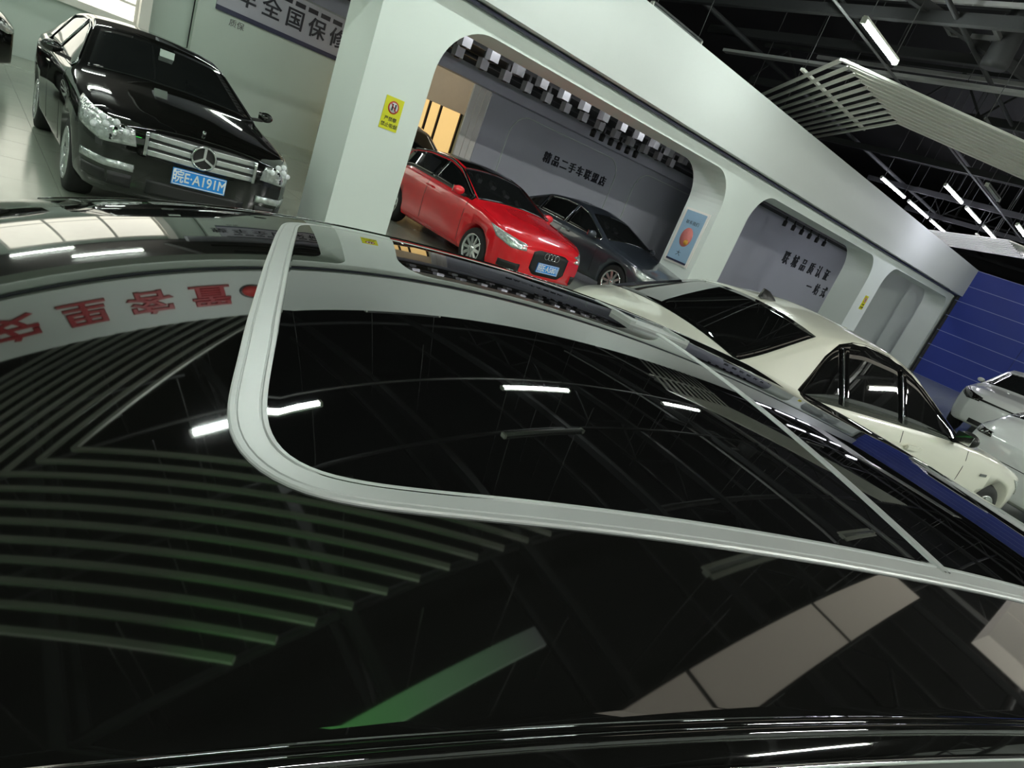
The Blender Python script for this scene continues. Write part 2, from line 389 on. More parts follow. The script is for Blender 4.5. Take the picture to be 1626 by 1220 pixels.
xs_row = [(-7.4, 'tube_green', 'lit ceiling tube light farthest left along the arcade'), (-3.15, 'tube_green', 'lit ceiling tube light left of the black sedan bay'),
          (1.12, 'tube_green', 'lit tube light mirrored across the corner of the silver roof frame'), (4.85, 'tube_green', 'lit tube light mirrored in the middle of the front roof glass'),
          (8.58, 'tube_green', 'bright lit ceiling tube light above the corner of the slatted canopy'), (12.3, 'tube_off', 'unlit tube light hidden behind the slatted canopy'),
          (16.0, 'tube_off', 'unlit tube light beyond the slatted canopy'), (19.7, 'tube_blue', 'lit violet ceiling tube light at right edge near the blue wall'),
          (23.4, 'tube_far', 'lit violet ceiling tube light closest to the blue wall')]
for x, m_, d_ in xs_row: tube_light(x, 4.38, 4.58, m_, d_, off=(m_ == 'tube_off'))
for i, x in enumerate((-6, -1.5, 3.0, 7.5, 12.0, 16.5, 21.0)):
    tube_light(x, -3.2, 4.58, 'tube_near_fill', ORD[i]+' added tube light from the left in the unseen row behind the black car', group='added tube lights behind the black car')  # unseen row, added to light the white cars
for i, x in enumerate((19.4, 21.8, 24.2)): tube_light(x, 6.1, 4.95, 'tube_far', ORD[i]+' lit tube light from the left hung close over the far fascia', L=1.8, group='tube lights over the far fascia')
for i, x in enumerate((20.5, 23.2, 25.8)): tube_light(x, 8.0, 4.9, 'tube_far', ORD[i]+' lit tube light from the left behind the far fascia', L=2.2, group='tube lights behind the far fascia')
for i, (x, y) in enumerate(((4.58, 7.5), (8.6, 7.7))): tube_light(x, y, 4.52, 'tube_off', 'unlit tube light behind the fascia, ' + ('nearer the white pillar' if i == 0 else 'nearer the second pillar'), L=1.4, off=True)
for i, x in enumerate((4.95, 8.6)): tube_light(x, 1.1, 4.52, 'tube_off', ORD[i]+' unlit tube light from the left over the near side of the black roof', L=1.5, off=True, group='unlit tube lights over the near side', wide=True)
tube_light(3.95, 3.25, 4.52, 'tube_off', 'unlit tube light hung over the middle of the black roof', L=1.2, off=True)
for i, (x, y) in enumerate(sorted(((.5, 8.1), (-2.6, 8.1), (-9, 9.5), (-6, 9.5), (-3, 9.5), (0, 9.5), (-8, 12.5), (-5, 12.5), (-2, 12.5), (1, 12.5), (4.5, 11.5), (-7, 15.3), (-3.5, 15.3), (0, 15.3), (4.5, 14.5)), key=lambda p_: (p_[1], p_[0]))):
    tube_light(x, y, 3.56, 'tube_warm', ORD[i]+' lit tube light counted from the front left in the hall behind the black sedan', group='tube lights behind the black sedan', drop=3.67)  # first two are added to light the side of the nearest pillar
for i, (x, y) in enumerate(((8.3, 14.0), (10.6, 14.6))): tube_light(x, y, 3.28, 'tube_inner_fill', ('left', 'right')[i]+' added warm tube light in the room behind the folding door', L=1.0, drop=3.38)  # unseen tubes added to brighten the beige wall and folding door
for i, x in enumerate((5.4, 7.2, 9.0, 12.6, 14.9, 17.2, 20.8, 23.0, 25.2)):
    tube_light(x, 7.66, 3.02, 'tube_bay_fill' if x < 11 else 'tube_bay_fill_dim', ORD[i]+' added bay tube light from the left hidden behind the arches', L=1.1, group='added bay tube lights behind the arches', drop=3.14)  # hidden tubes added to wash the bay walls with light

# slatted chevron canopies hung below the ceiling
def canopy(xa, label, n=11, ya=4.85, cR=40, bars=True, sw=.056):
    t = empty('slat_canopy', (xa, ya, 4.5), 0, label, 'ceiling slats')
    yl = 1.88-ya; yh = 9.3-ya; cL, cR = math.radians(46), math.radians(cR)
    for i in range(n):
        x = .262*i
        MB().bar((x, 0, 0), (x-yl/math.tan(cR), yl, 0), sw, .034).build('slat', 'slat', t)
        MB().bar((x, 0, 0), (x+yh/math.tan(cL), yh, 0), sw, .034).build('slat', 'slat', t)
    for (yy, c) in ((-1.5, cR), (1.0, cL), (3.2, cL)):
        x0 = abs(yy)/math.tan(c)
        wd = .06 if (bars and yy > 0 and yy < 2) else .018
        MB().box((x0+1.31, yy, .045), (2.95, wd, .04)).build('hanger_bar', 'slat' if wd > .03 else 'steel_dark', t)
        for xx in (x0-.1, x0+1.3, x0+2.7): MB().tube([(xx, yy, .06), (xx, yy, 2.5)], .006, 5).build('hanging_rod', 'steel_mid', t)
    return t
canopy(-3.05, 'grey slatted chevron canopy mirrored over the front of the black car', ya=4.60, bars=False, sw=.046)
canopy(9.1, 'grey slatted chevron canopy hung beside the bright tube light', ya=5.05, cR=39)
canopy(21.3, 'grey slatted chevron canopy hung farthest off towards the blue wall')

# warm ceiling light box along the near side
du = empty('ceiling_light_box', (2.25, .28, 4.5), 0, 'warm glowing ceiling light box in jointed lengths along the near side', 'lamp')
for zz in (-1, 1): MB().box((2.9, zz*.225, .2), (5.8, .025, .42)).build('box_edge', 'steel_dark', du)
for i in range(3): MB().box(((.39, 1.9, 4.4)[i], 0, .2), ((.78, 2.22, 2.76)[i], .42, .4)).build('light_panel', 'panel_lit', du)
for sx in (.785, 3.015): MB().box((sx, 0, .19), (.03, .43, .42)).build('panel_joint', 'steel_dark', du)
for sx in (.1, 2.0, 4.2): MB().tube([(sx, -.24, .4), (sx, -.24, 2.5)], .008, 5).build('hanging_rod', 'steel_mid', du)
# green led bar
gb = empty('led_bar', (1.18, 1.05, 4.22), 0, 'slim ceiling light bar glowing green at its left end', 'lamp')
MB().box((0, 0, .035), (1.5, .10, .03)).build('bar_housing', 'steel_dark', gb)
MB().box((0, 0, 0), (1.46, .13, .035)).build('bar_diffuser', 'led_bar', gb)
for sx in (-.6, .6): MB().tube([(sx, 0, .05), (sx, 0, 2.78)], .005, 5).build('hanging_rod', 'steel_mid', gb)
d2 = empty('ceiling_light_panel', (9.0, -1.4, 4.5), 0, 'wide warm glowing light panel beyond the end of the narrow light box', 'lamp')
for i in range(3): MB().box((1.3+2.6*i, 0, .2), (2.56, 1.5, .4)).build('bulkhead_panel', 'panel_dim', d2)

# green spotlight aimed up at the ends of the slats
gp, gt = Vector((-.35, .75, 3.95)), Vector((.55, 1.95, 4.5))
gs = empty('green_spotlight', gp, 0, 'small green spotlight hung low and aimed at the slat ends', 'spotlight')
gd = (gt-gp).normalized(); gr = gd.to_track_quat('Y', 'Z').to_matrix()
hb = MB(); hb.lathe([(0, -.16), (.05, -.16), (.055, -.02), (.05, 0), (.046, -.02), (0, -.02)], 16, 'Y')
hb.v = [tuple(gr @ Vector(v)) for v in hb.v]; hb.build('spot_head', 'trim_black', gs)
MB().tube([(0, 0, .0), (0, 0, 3.05)], .006, 6).build('hanging_rod', 'steel_mid', gs)
sl = bpy.data.lights.new('green_spot', 'SPOT'); sl.energy = 42; sl.color = (.12, 1.0, .12); sl.spot_size = math.radians(62); sl.spot_blend = .6; sl.shadow_soft_size = .03
so = bpy.data.objects.new('green_spot', sl); link(so); so.parent = gs; so.location = gd*.03; so.rotation_euler = gd.to_track_quat('-Z', 'Y').to_euler()

# spot lights under the bay ceiling
def spot(x, y, z, grey, label, group):
    t = empty('track_spotlight', (x, y, z), 0, label, 'spotlight', group)
    MB().box((0, 0, .10), (.05, .05, .2)).build('bracket', 'trim_black', t)
    a = MB(); a.box((0, 0, -.05), (.15, .13, .16)) if grey else a.lathe([(0, -.14), (.06, -.14), (.065, 0), (.03, .03), (0, .03)], 14, 'Z')
    a.build('spot_head', 'spot_grey' if grey else 'trim_black', t)
    MB().lathe([(0, -.145), (.045, -.145), (.05, -.135)], 12, 'Z').build('spot_lens', 'trim_black' if grey else 'steel_dark', t)
for r_, yy in enumerate((8.0, 9.2)):
    for i in range(15): spot(4.6+.5*i+(.2 if r_ else 0), yy, 2.9, True, ORD[i]+' square grey spotlight from the left in the '+('front', 'rear')[r_]+' row of the red car bay', 'grey bay spotlights')
for i in range(6): spot(10.6+.32*i, 10.6, 2.9, False, ORD[i]+' small black spotlight from the left in the row by the second pillar', 'black spotlights in the first bay')
for i in range(6): spot(18.6+.62*i, 9.6, 2.95, False, ORD[i]+' small black spotlight from the left in the second bay', 'black spotlights in the second bay')

# ------------------------------------------------------------------ lettering and signs
fs = empty('fascia_lettering', (0.4, YR-.27, 3.5), 0, 'red shop name letters mounted on the white fascia over the black sedan', 'lettering')
for i, chx in enumerate('名车安里客置'):
    lettering(chx, .47, frame((-2.22+.63*i, 0, 0), (1, 0, 0), (0, 0, 1)), fs, 'red_letter', .012, 'letter', bold=.011)
lg = MB().lathe([(0, -.012), (.12, -.012), (.12, .01)], 24, 'Y', (1.4, 0, 0)).build('round_badge', 'sign_red', fs)
MB().lathe([(.13, -.014), (.15, -.014), (.15, .01), (.13, .01)], 24, 'Y', (1.4, 0, 0)).build('badge_ring', 'ink', fs)
b1 = empty('wall_lettering', (12.4, 12.49, 2.03), 0, 'dark characters on the grey wall of the red car bay', 'lettering')
for i, chx in enumerate('精品二手车联盟店'):
    lettering(chx, .27, frame((-1.12+.32*i, 0, 0), (1, 0, 0), (0, 0, 1)), b1, 'ink', .01, 'letter', bold=.006)
setp(MB().box((21.5, 10.56, 1.75), (11.0, .12, 3.5)).build('wall_bay', 'wall_grey'), kind='structure')
b2 = empty('wall_lettering', (23.5, 10.49, 2.05), 0, 'two rows of dark characters on the wall of the second bay', 'lettering')
for i, chx in enumerate('联城品质认证'):
    lettering(chx, .46, frame((-1.95+.74*i, 0, -.03), (1, 0, 0), (0, 0, 1)), b2, 'ink', .01, 'letter', bold=.007)
for i, chx in enumerate('一站式'):
    lettering(chx, .46, frame((.85+.74*i, 0, -.66), (1, 0, 0), (0, 0, 1)), b2, 'ink', .01, 'letter', bold=.007)
bo = empty('wall_board', (6.2, 16.99, 2.34), 0, 'lavender wall board with dark characters and navy edge behind black sedan', 'sign')
MB().box((.3, -.02, .75), (4.2, .04, 1.5)).build('board_sheet', 'board', bo)
MB().box((.3, -.045, .045), (4.2, .03, .10)).build('board_edge', 'navy', bo)
for i, chx in enumerate('整车全国保修'):
    lettering(chx, .46, frame((-1.76+.56*i, -.045, .46), (1, 0, 0), (0, 0, 1)), bo, 'ink', .008, 'letter', bold=.007)
for i in range(9): MB().box((-1.3+.32*i, -.045, .82), (.24, .01, .10)).build('small_print', 'ink', bo)
MB().box((.3, -.045, 1.15), (3.9, .012, .3)).build('board_band', 'ink', bo)
lettering('质保', .17, frame((-1.3, 0, -.16), (1, 0, 0), (0, 0, 1)), bo, 'steel_mid', .004, 'small_lettering')

def notice(x, y, z, wd, hg, label):
    t = empty('notice_sign', (x, y, z), 0, label, 'sign')
    MB().box((0, -.004, 0), (wd, .008, hg)).build('sign_plate', 'yellow', t)
    cz = hg*.2; r = wd*.3
    MB().lathe([(0, -.010), (r*.82, -.010), (r*.82, -.006)], 22, 'Y', (0, 0, cz)).build('sign_disc', 'plate_white', t)
    MB().lathe([(r*.80, -.012), (r, -.012), (r, -.006), (r*.80, -.006)], 22, 'Y', (0, 0, cz)).build('sign_ring', 'sign_red', t)
    pc = MB()
    for sx in (-.25, .3): pc.box((sx*r, -.0125, cz-.1*r), (r*.26, .004, r*.75)); pc.lathe([(0, -.0145), (r*.15, -.0145), (r*.15, -.011)], 10, 'Y', (sx*r, 0, cz+r*.42))
    pc.build('pictogram', 'ink', t)
    MB().bar((-.62*r, -.0155, cz+.62*r), (.62*r, -.0155, cz-.62*r), .004, r*.14).build('sign_slash', 'sign_red', t)
    lettering('严禁攀', hg*.15, frame((0, -.009, -hg*.17), (1, 0, 0), (0, 0, 1)), t, 'ink', .002, 'sign_lettering')
    lettering('禁止吸烟', hg*.15, frame((0, -.009, -hg*.36), (1, 0, 0), (0, 0, 1)), t, 'ink', .002, 'sign_lettering')
    return t
notice(3.59, YR, 1.625, .22, .34, 'yellow no smoking notice on the nearest white pillar')
notice(19.05, YR, 1.62, .26, .40, 'small yellow notice on the third pillar beyond the white sedan')

po = empty('poster_frame', (10.345, 6.99, 1.53), 0, 'framed pale blue poster with pink figure on the second pillar', 'poster')
MB().box((-.012, 0, 0), (.024, .56, 1.04)).build('frame', 'door_white', po)
MB().box((-.03, 0, 0), (.012, .46, .96)).build('poster_sheet', 'poster_blue', po)
MB().box((-.036, 0, -.465), (.014, .46, .035)).build('poster_footer', 'navy', po)
pf = MB(); pf.lathe([(0, -.004), (.13, -.004), (.13, 0)], 22, 'X', (-.036, 0, 0)); po1 = pf.build('printed_figure', 'pink', po); po1.scale = (1, 1.0, 1.4)
pf = MB(); pf.lathe([(0, -.004), (.05, -.004), (.05, 0)], 16, 'X', (-.041, -.04, -.09)); pf.build('printed_patch', 'orange', po)
lettering('联系我们', .075, frame((-.037, 0, .27), (0, -1, 0), (0, 0, 1)), po, 'ink', .001, 'poster_lettering')
lettering('大', .11, frame((-.037, .02, -.32), (0, -1, 0), (0, 0, 1)), po, 'ink', .001, 'poster_lettering')

gl = empty('led_sign', (-2.6, .2, 3.5), 0, 'green lit LED sign hung from the ceiling left of the camera', 'sign')
MB().box((0, -.05, 0), (1.9, .1, .52)).build('sign_case', 'trim_black', gl)
MB().box((0, .008, 0), (1.82, .016, .44)).build('led_panel', 'led_green', gl)
for s in (-1, 1): MB().tube([(s*.6, -.05, .2), (s*.6, -.05, 3.5)], .01, 6).build('hanging_rod', 'steel_mid', gl)

# ------------------------------------------------------------------ cars
def sm(pts, width=0.12):
    xs = np.array([p[0] for p in pts], float); ys = np.array([p[1] for p in pts], float)
    o = np.argsort(xs); xs, ys = xs[o], ys[o]
    g = np.linspace(xs[0]-.5, xs[-1]+.5, 1600); v = np.interp(g, xs, ys)
    n = max(1, int(width/(g[1]-g[0]))); kx = np.hanning(2*n+3)[1:-1]; kx /= kx.sum()
    v = np.convolve(np.pad(v, len(kx)//2, mode='edge'), kx, 'valid')
    return lambda x: float(np.interp(x, g, v))
def lgrid(bot, top, n, m):
    def rs(P, n):
        P = [Vector(p) for p in P]; d = [0]
        for a, b in zip(P[:-1], P[1:]): d.append(d[-1]+(b-a).length)
        out = []
        for i in range(n):
            t = d[-1]*i/(n-1)
            out.append(Vector([float(np.interp(t, d, [p[k] for p in P])) for k in range(3)]))
        return out
    B, T = rs(bot, n), rs(top, n)
    return [[B[i].lerp(T[i], j/(m-1)) for j in range(m)] for i in range(n)]
def patch(bvh, G, d, off=.005, th=.012, dist=1.5):
    d = Vector(d).normalized(); mb = MB(); out = []
    last = dist
    for row in G:
        o = []
        for p in row:
            h = bvh.ray_cast(p-d*dist, d, dist*2.2)
            if h[0] is not None: last = h[3]
            o.append(p-d*dist+d*(last-off))
        out.append(o)
    mb.grid(out)
    n, m = len(out), len(out[0])
    rim = [out[i][0] for i in range(n)] + [out[n-1][j] for j in range(1, m)] + [out[i][m-1] for i in range(n-2, -1, -1)] + [out[0][j] for j in range(m-2, 0, -1)]
    R2 = [p+d*th for p in rim]
    V = rim+R2; N = len(rim)
    mb.add(V, [(i, (i+1) % N, N+(i+1) % N, N+i) for i in range(N)])
    return mb

def wheel_meshes(R, wd=.21):
    t = MB().lathe([(R*.66, -wd/2+.01), (R*.70, -wd/2), (R*.95, -wd/2+.01), (R, -wd/2+.04), (R, wd/2-.04), (R*.95, wd/2-.01), (R*.70, wd/2), (R*.66, wd/2-.01)], 40, 'Y')
    tyre = t.mesh('tyre', 'rubber')
    r = MB(); r.lathe([(R*.62, -wd/2+.02), (R*.70, wd/2-.02), (R*.70, wd/2+.004), (R*.66, wd/2+.008), (R*.62, wd/2-.015)], 40, 'Y')
    r.lathe([(0, wd/2-.012), (R*.15, wd/2-.012), (R*.17, wd/2-.03), (R*.17, 0)], 20, 'Y')
    for k in range(10):
        g = 2*PI*k/10
        a = Vector((math.cos(g)*R*.13, wd/2-.03, math.sin(g)*R*.13)); b = Vector((math.cos(g)*R*.65, wd/2-.018, math.sin(g)*R*.65))
        r.bar(a, b, .022, .045)
    rim = r.mesh('rim', 'alloy')
    dk = MB().lathe([(0, -.02), (R*.66, -.02)], 24, 'Y').mesh('wheel_well', 'trim_black')
    return tyre, rim, dk

class Car:
    def __init__(s, name, label, loc, rz, paint, p, group=None):
        s.p = p; s.root = empty(name, loc, rz, label, 'car', group)
        s.top, s.belt, s.hw = sm(p['top'], p.get('sm', .10)), sm(p['belt'], .2), sm(p['hw'], .2)
        s.xf, s.xr = p['top'][0][0], p['top'][-1][0]
        s.bot = p.get('bot', .2); s.tum = p.get('tum', .55); s.roof = p.get('roof'); s.crown = p.get('crown', .05)
        s.fe, s.re = p.get('fe', .72), p.get('re', .84)
        xs = list(np.linspace(s.xf, s.xf-.6, 22)) + list(np.linspace(s.xf-.6, s.xr+.4, p.get('ns', 90)))[1:] + list(np.linspace(s.xr+.4, s.xr, 16))[1:]
        mb = MB(); secs = [s.section(x) for x in xs]
        ring = [[(x, y, z) for y, z in sc] + [(x, -y, z) for y, z in sc[::-1]][1:] for x, sc in zip(xs, secs)]
        mb.grid(ring)
        for R in (ring[0], ring[-1]):
            n = (len(R)+1)//2
            mb.add(R, [(k, k+1, len(R)-2-k, len(R)-1-k) for k in range(n-2)] + [(n-2, n-1, n)], True)
        me = mb.mesh('body', paint)
        for pl in me.polygons: pl.use_smooth = True
        s.bvh = BVHTree.FromPolygons([v.co.copy() for v in me.vertices], [tuple(f.vertices) for f in me.polygons])
        body = bpy.data.objects.new('body', me); link(body)
        # wheel arches
        R = p['R']; s.ax = p['axles']
        hwm = s.hw(0)
        for ax in s.ax:
            for sd in (-1, 1):
                c = MB().lathe([(0, -.17), (R*1.13, -.17), (R*1.13, .2), (0, .2)], 36, 'Y', (ax, sd*(hwm-.02), R+.01)).mesh('cut', 'trim_black')
                co = bpy.data.objects.new('cut', c); link(co)
                md = body.modifiers.new('b', 'BOOLEAN'); md.object = co; md.operation = 'DIFFERENCE'; md.solver = 'EXACT'
        dg = _dg(); dg.update()
        nm = bpy.data.meshes.new_from_object(body.evaluated_get(dg), depsgraph=dg)
        cuts = [m.object for m in body.modifiers]
        body.modifiers.clear(); body.data = nm; nm.name = 'body'
        for c in cuts: bpy.data.objects.remove(c)
        body.parent = s.root; s.body = body
        ty, rim, dk = wheel_meshes(R)
        for ax in s.ax:
            for sd in (-1, 1):
                wl_ = inst('wheel', ty, s.root, (ax, sd*(hwm-.115), R), (0, 0, 0 if sd > 0 else PI))
                inst('rim', rim, wl_); inst('wheel_well', dk, wl_)
    def hwr(s, x, rail): return max(.2, s.ends(x)*(s.hw(x)-.06) - s.tum*max(0, rail-s.belt(x)))
    def ends(s, x):
        e = 1.0
        u = (x-(s.xf-.55))/.55
        if u > 0: e = 1-(1-s.fe)*min(1, u)**2.6
        u = ((s.xr+.5)-x)/.5
        if u > 0: e *= 1-(1-s.re)*min(1, u)**2.6
        return e
    def rail(s, x):
        return max(s.belt(x)+.025, s.top(x)-s.crown-.005)
    def section(s, x):
        e = s.ends(x); hw = s.hw(x)*e; b = s.belt(x); t = max(s.top(x), b+.03); rl = min(s.rail(x), t-.004); bt = s.bot
        u = max(0, (x-(s.xf-.3))/.3); bt += .05*u*u; u = max(0, ((s.xr+.35)-x)/.35); bt += .08*u*u
        hr = min(s.hwr(x, rl), hw-.03)
        if s.roof: hr = min(hr, .605) if t > 1.2 else hr
        P = [(0, bt), (hw*.5, bt), (hw*.88, bt), (hw*.95, bt+.03), (hw*.985, bt+.10), (hw, bt+(b-bt)*.35), (hw+.012*e, bt+(b-bt)*.62), (hw+.006*e, b-.1), (hw-.008, b-.05), (hw-.02, b-.01), (hw-.045, b+.012)]
        a = P[-1]
        n = 6
        for i in range(1, n+1):
            q = i/n; y = a[0]+(hr-a[0])*q; z = a[1]+(rl-.012-a[1])*q; P.append((y, z))
        K = s.p.get('nc', 8)
        for i in range(1, K+1):
            y = hr*(1-i/K)*(1 if i == K else 1) ; y = hr*(1-(i/K)) if i > 1 else hr*.965
            z = rl+(t-rl)*(1-(y/hr)**2) if not s.roof else s.crownz(x, y, t, rl, hr)
            P.append((y, z))
        return P
    def crownz(s, x, y, t, rl, hr):
        return s.roof(x, y, t, hr)
    # --- parts
    def part(s, name, G, d, m, off=.005, th=.012, label=None, parent=None):
        o = patch(s.bvh, G, d, off, th).build(name, m, parent or s.root, weld=True)
        if label: o['label'] = label
        return o
    def front(s, name, yb, m, off=.006, th=.012, **k):
        """yb: list of (y, z_bottom, z_top) across the nose"""
        X = s.xf
        G = lgrid([(X, y, a) for y, a, b in yb], [(X, y, b) for y, a, b in yb], max(3, 4*len(yb)), 6)
        return s.part(name, G, (-1, 0, 0), m, off, th, **k)
    def back(s, name, yb, m, off=.006, th=.012, **k):
        X = s.xr
        G = lgrid([(X, y, a) for y, a, b in yb], [(X, y, b) for y, a, b in yb], max(3, 4*len(yb)), 6)
        return s.part(name, G, (1, 0, 0), m, off, th, **k)
    def glass(s, name, x0, x1, m, inset=.06, parent=None):
        G = []
        for i in range(15):
            x = x0+(x1-x0)*i/14; rl = s.rail(x); hr = s.hwr(x, rl)
            if s.roof: hr = min(hr, .60)
            G.append([Vector((x, (hr-inset)*(-1+2*j/12), 1.2)) for j in range(13)])
        return s.part(name, G, (0, 0, -1), m, .004, .01, parent=parent)
    def side(s, name, sd, x0, x1, m='glass_dark', lo=.03, hi=.035, trim=None, tip=None, off=.004):
        xs = [x0+(x1-x0)*i/14 for i in range(15)]
        B, T = [], []
        for x in xs:
            zb = s.belt(x)+lo; zt = max(zb+.004, s.rail(x)-hi); zt = zb+.004+(zt-zb)*(1-max(0, (tip-x)/(tip-x1))**1.6) if tip is not None else zt; B.append((x, sd*1.0, zb)); T.append((x, sd*1.0, zt))
        G = [[Vector(b).lerp(Vector(t), j/6) for j in range(7)] for b, t in zip(B, T)]
        o = s.part(name, G, (0, -sd, 0), m, off, .01)
        if trim:
            rim = [g[0] for g in G]+[g[-1] for g in G[::-1]]; pts = []
            for q in rim:
                h = s.bvh.ray_cast(q+Vector((0, sd*.5, 0)), (0, -sd, 0), 3)
                if h[0] is not None: pts.append(h[0]+Vector((0, sd*.006, 0)))
            MB().tube(pts, .009, 6, closed=True).build('window_trim', trim, o)
        return o
    def mirror(s, sd, x=.62, m=None, z=None):
        m = m or s.p['mirror']
        z = z or s.belt(x)+.07; y = sd*(s.hw(x)+s.p.get('mo', .09))
        k = s.p.get('mk', 1.0); a = MB().sphere((x, y, z), .1*k, 16, 10, (.62, 1.0, .66)); o = a.build('wing_mirror', m, s.root)
        MB().bar((x+.01, sd*(s.hw(x)-.06), z-.06), (x, y-sd*.03, z-.04), .05, .03).build('mirror_arm', 'trim_black', o)
        MB().box((x-.058, y, z), (.012, .14*k, .09*k)).build('mirror_glass', 'chrome', o)
    def headlight(s, sd, z0=0.0, m='lamp_glass', dy=0):
        X = s.xf
        g = s.p.get('lamp', 0); B = [(X-.05, sd*(.46+dy), .57+z0-g), (X-.16, sd*(.66+dy), .55+z0-g), (X-.36, sd*(.82+dy), .62+z0-g)]
        T = [(X-.08, sd*(.46+dy), .655+z0), (X-.24, sd*(.68+dy), .70+z0), (X-.56, sd*(.82+dy), .755+z0)]
        o = s.part('headlight', lgrid(B, T, 14, 6), (-.75, -.66*sd, 0), m, .008, .02)
        return o
    def taillight(s, sd, z0, z1, m):
        X = s.xr; y = s.p.get('tl', .82)
        G = lgrid([(X+.05, sd*.52, z0), (X+.14, sd*.70, z0), (X+.34, sd*y, z0+.02)], [(X+.07, sd*.52, z1), (X+.16, sd*.70, z1+.01), (X+.34, sd*y, z1)], 14, 6)
        return s.part('tail_light', G, (.75, -.66*sd, 0), m, .006, .015)
    def seam(s, sd, x, zt=None):
        zb = s.bot+.12; zt = zt or s.belt(x)-.01
        G = [[Vector((x+dx, sd, zb+(zt-zb)*j/8)) for j in range(9)] for dx in (-.004, .004)]
        s.part('door_gap', G, (0, -sd, 0), 'trim_black', .0015, .004)
    def handle(s, sd, x, m):
        z = s.belt(x)-.1
        h = s.bvh.ray_cast(Vector((x, sd*1.5, z)), (0, -sd, 0), 3)
        if h[0] is None: return
        c = h[0]; MB().bar((x-.09, c.y+sd*.025, z), (x+.09, c.y+sd*.025, z), .02, .028).build('door_handle', m, s.root)
    def plate(s, txt, z, front=True, x=None):
        X = (s.xf+.016 if front else s.xr-.016) if x is None else x
        d = 1 if front else -1
        o = MB().box((X, 0, z), (.014, .44, .14)).build('number_plate', 'plate_blue', s.root)
        b = MB()
        for yy in (-.212, .212): b.box((X+d*.008, yy, z), (.004, .008, .13))
        for zz in (-.062, .062): b.box((X+d*.008, 0, z+zz), (.004, .43, .007))
        b.build('plate_border', 'plate_white', o)
        lettering(txt, .118, frame((X+d*.008, 0, z-.002), (0, d, 0), (0, 0, 1)), o, 'plate_white', .002, 'plate_lettering', sx=.80, bold=.002)
        return o

SED = dict(top=[(2.16, .66), (2.10, .72), (1.9, .80), (1.5, .88), (1.0, .97), (.88, 1.0), (.05, 1.37), (-.25, 1.435), (-.7, 1.445), (-1.15, 1.40), (-1.85, 1.10), (-2.15, 1.06), (-2.34, 1.0), (-2.42, .86)],
           belt=[(2.16, .60), (1.9, .735), (1.3, .84), (.8, .90), (0, .93), (-1, .96), (-1.9, .98), (-2.42, .80)],
           hw=[(2.16, .87), (1.3, .885), (-1.3, .885), (-2.42, .85)], R=.32, axles=(1.38, -1.38), mirror='paint_black')

# --- black sedan facing the camera, front left
MER = dict(SED, top=[(2.16, .83), (2.10, .87), (1.9, .915), (1.5, .975), (1.0, 1.045), (.86, 1.075), (.05, 1.43), (-.25, 1.48), (-.7, 1.49), (-1.15, 1.45), (-1.85, 1.15), (-2.15, 1.11), (-2.34, 1.05), (-2.42, .90)], lamp=.045, mk=.8,
           belt=[(2.16, .74), (1.9, .82), (1.3, .91), (.8, .96), (0, .98), (-1, 1.0), (-1.9, 1.02), (-2.42, .85)], fe=.80)
c = Car('sedan', 'black sedan facing forward beside the white pillar with blue number plate', (1.70, 8.24, 0), -PI/2, 'paint_black', MER)
c.glass('windshield', .84, .10, 'glass_dark'); c.glass('rear_window', -1.22, -1.80, 'glass_dark')
for sd in (-1, 1):
    c.side('side_window', sd, .74, -.27, trim='dark_chrome'); c.side('side_window', sd, -.33, -1.12, trim='dark_chrome'); c.side('quarter_window', sd, -1.17, -1.55)
    c.mirror(sd, z=1.09); hl = c.headlight(sd, .125); c.seam(sd, .78); c.seam(sd, -.3); c.handle(sd, -.15, 'dark_chrome'); c.handle(sd, -1.05, 'dark_chrome')
    X = c.xf
    c.part('bumper_light', lgrid([(X-.1, sd*.44, .44), (X-.32, sd*.80, .45)], [(X-.1, sd*.44, .50), (X-.32, sd*.80, .51)], 10, 3), (-.85, -.5*sd, 0), 'lamp_glass', .014, .02)
    c.part('bumper_intake', lgrid([(X-.08, sd*.46, .30), (X-.32, sd*.78, .32)], [(X-.08, sd*.46, .41), (X-.32, sd*.78, .41)], 10, 4), (-.85, -.5*sd, 0), 'trim_black', .006, .02)
    q = MB()
    for (a, b) in ((.03, .0), (.12, .015), (.19, -.02), (.08, .05), (.16, .055)):
        h = c.bvh.ray_cast(Vector((X-.05-a*.9+.75, sd*(.48+a*1.2)+sd*.66, .745+b)), Vector((-.75, -.66*sd, 0)), 3)
        if h[0] is not None: q.sphere(h[0]+Vector((.012, sd*.012, 0)), .026, 10, 6)
    q.build('painted_lamp_glint', 'plate_white', hl)  # white beads paint the bright spots of light in the headlight
c.front('grille', [(-.44, .61, .80), (-.2, .585, .815), (.2, .585, .815), (.44, .61, .80)], 'trim_black', .006, .02)
for zz in (.612, .682, .752): c.front('grille_bar', [(-.43, zz, zz+.045), (0, zz-.01, zz+.042), (.43, zz, zz+.045)], 'alloy', .016, .014)
for sd in (-1, 1): c.front('grille_frame', [(sd*.43, .60, .80), (sd*.455, .605, .795)], 'chrome', .018, .018)
st = MB(); cz = .705; X = c.xf+.03
st.lathe([(.082, 0), (.095, -.006), (.107, 0), (.095, .008), (.082, 0)], 30, 'X', (X, 0, cz))
for k_ in range(3):
    g = PI/2+k_*2*PI/3; st.bar((X, 0, cz), (X, math.cos(g)*.09, cz+math.sin(g)*.09), .022, .018)
st.build('radiator_emblem', 'chrome', c.root)
MB().lathe([(0, 0), (.084, 0)], 24, 'X', (X-.008, 0, cz)).build('emblem_backing', 'trim_black', c.root)
MB().lathe([(0, .04), (.012, .035), (.014, 0), (0, 0)], 12, 'Z', (c.xf-.1, 0, c.top(c.xf-.1))).build('bonnet_badge', 'chrome', c.root)
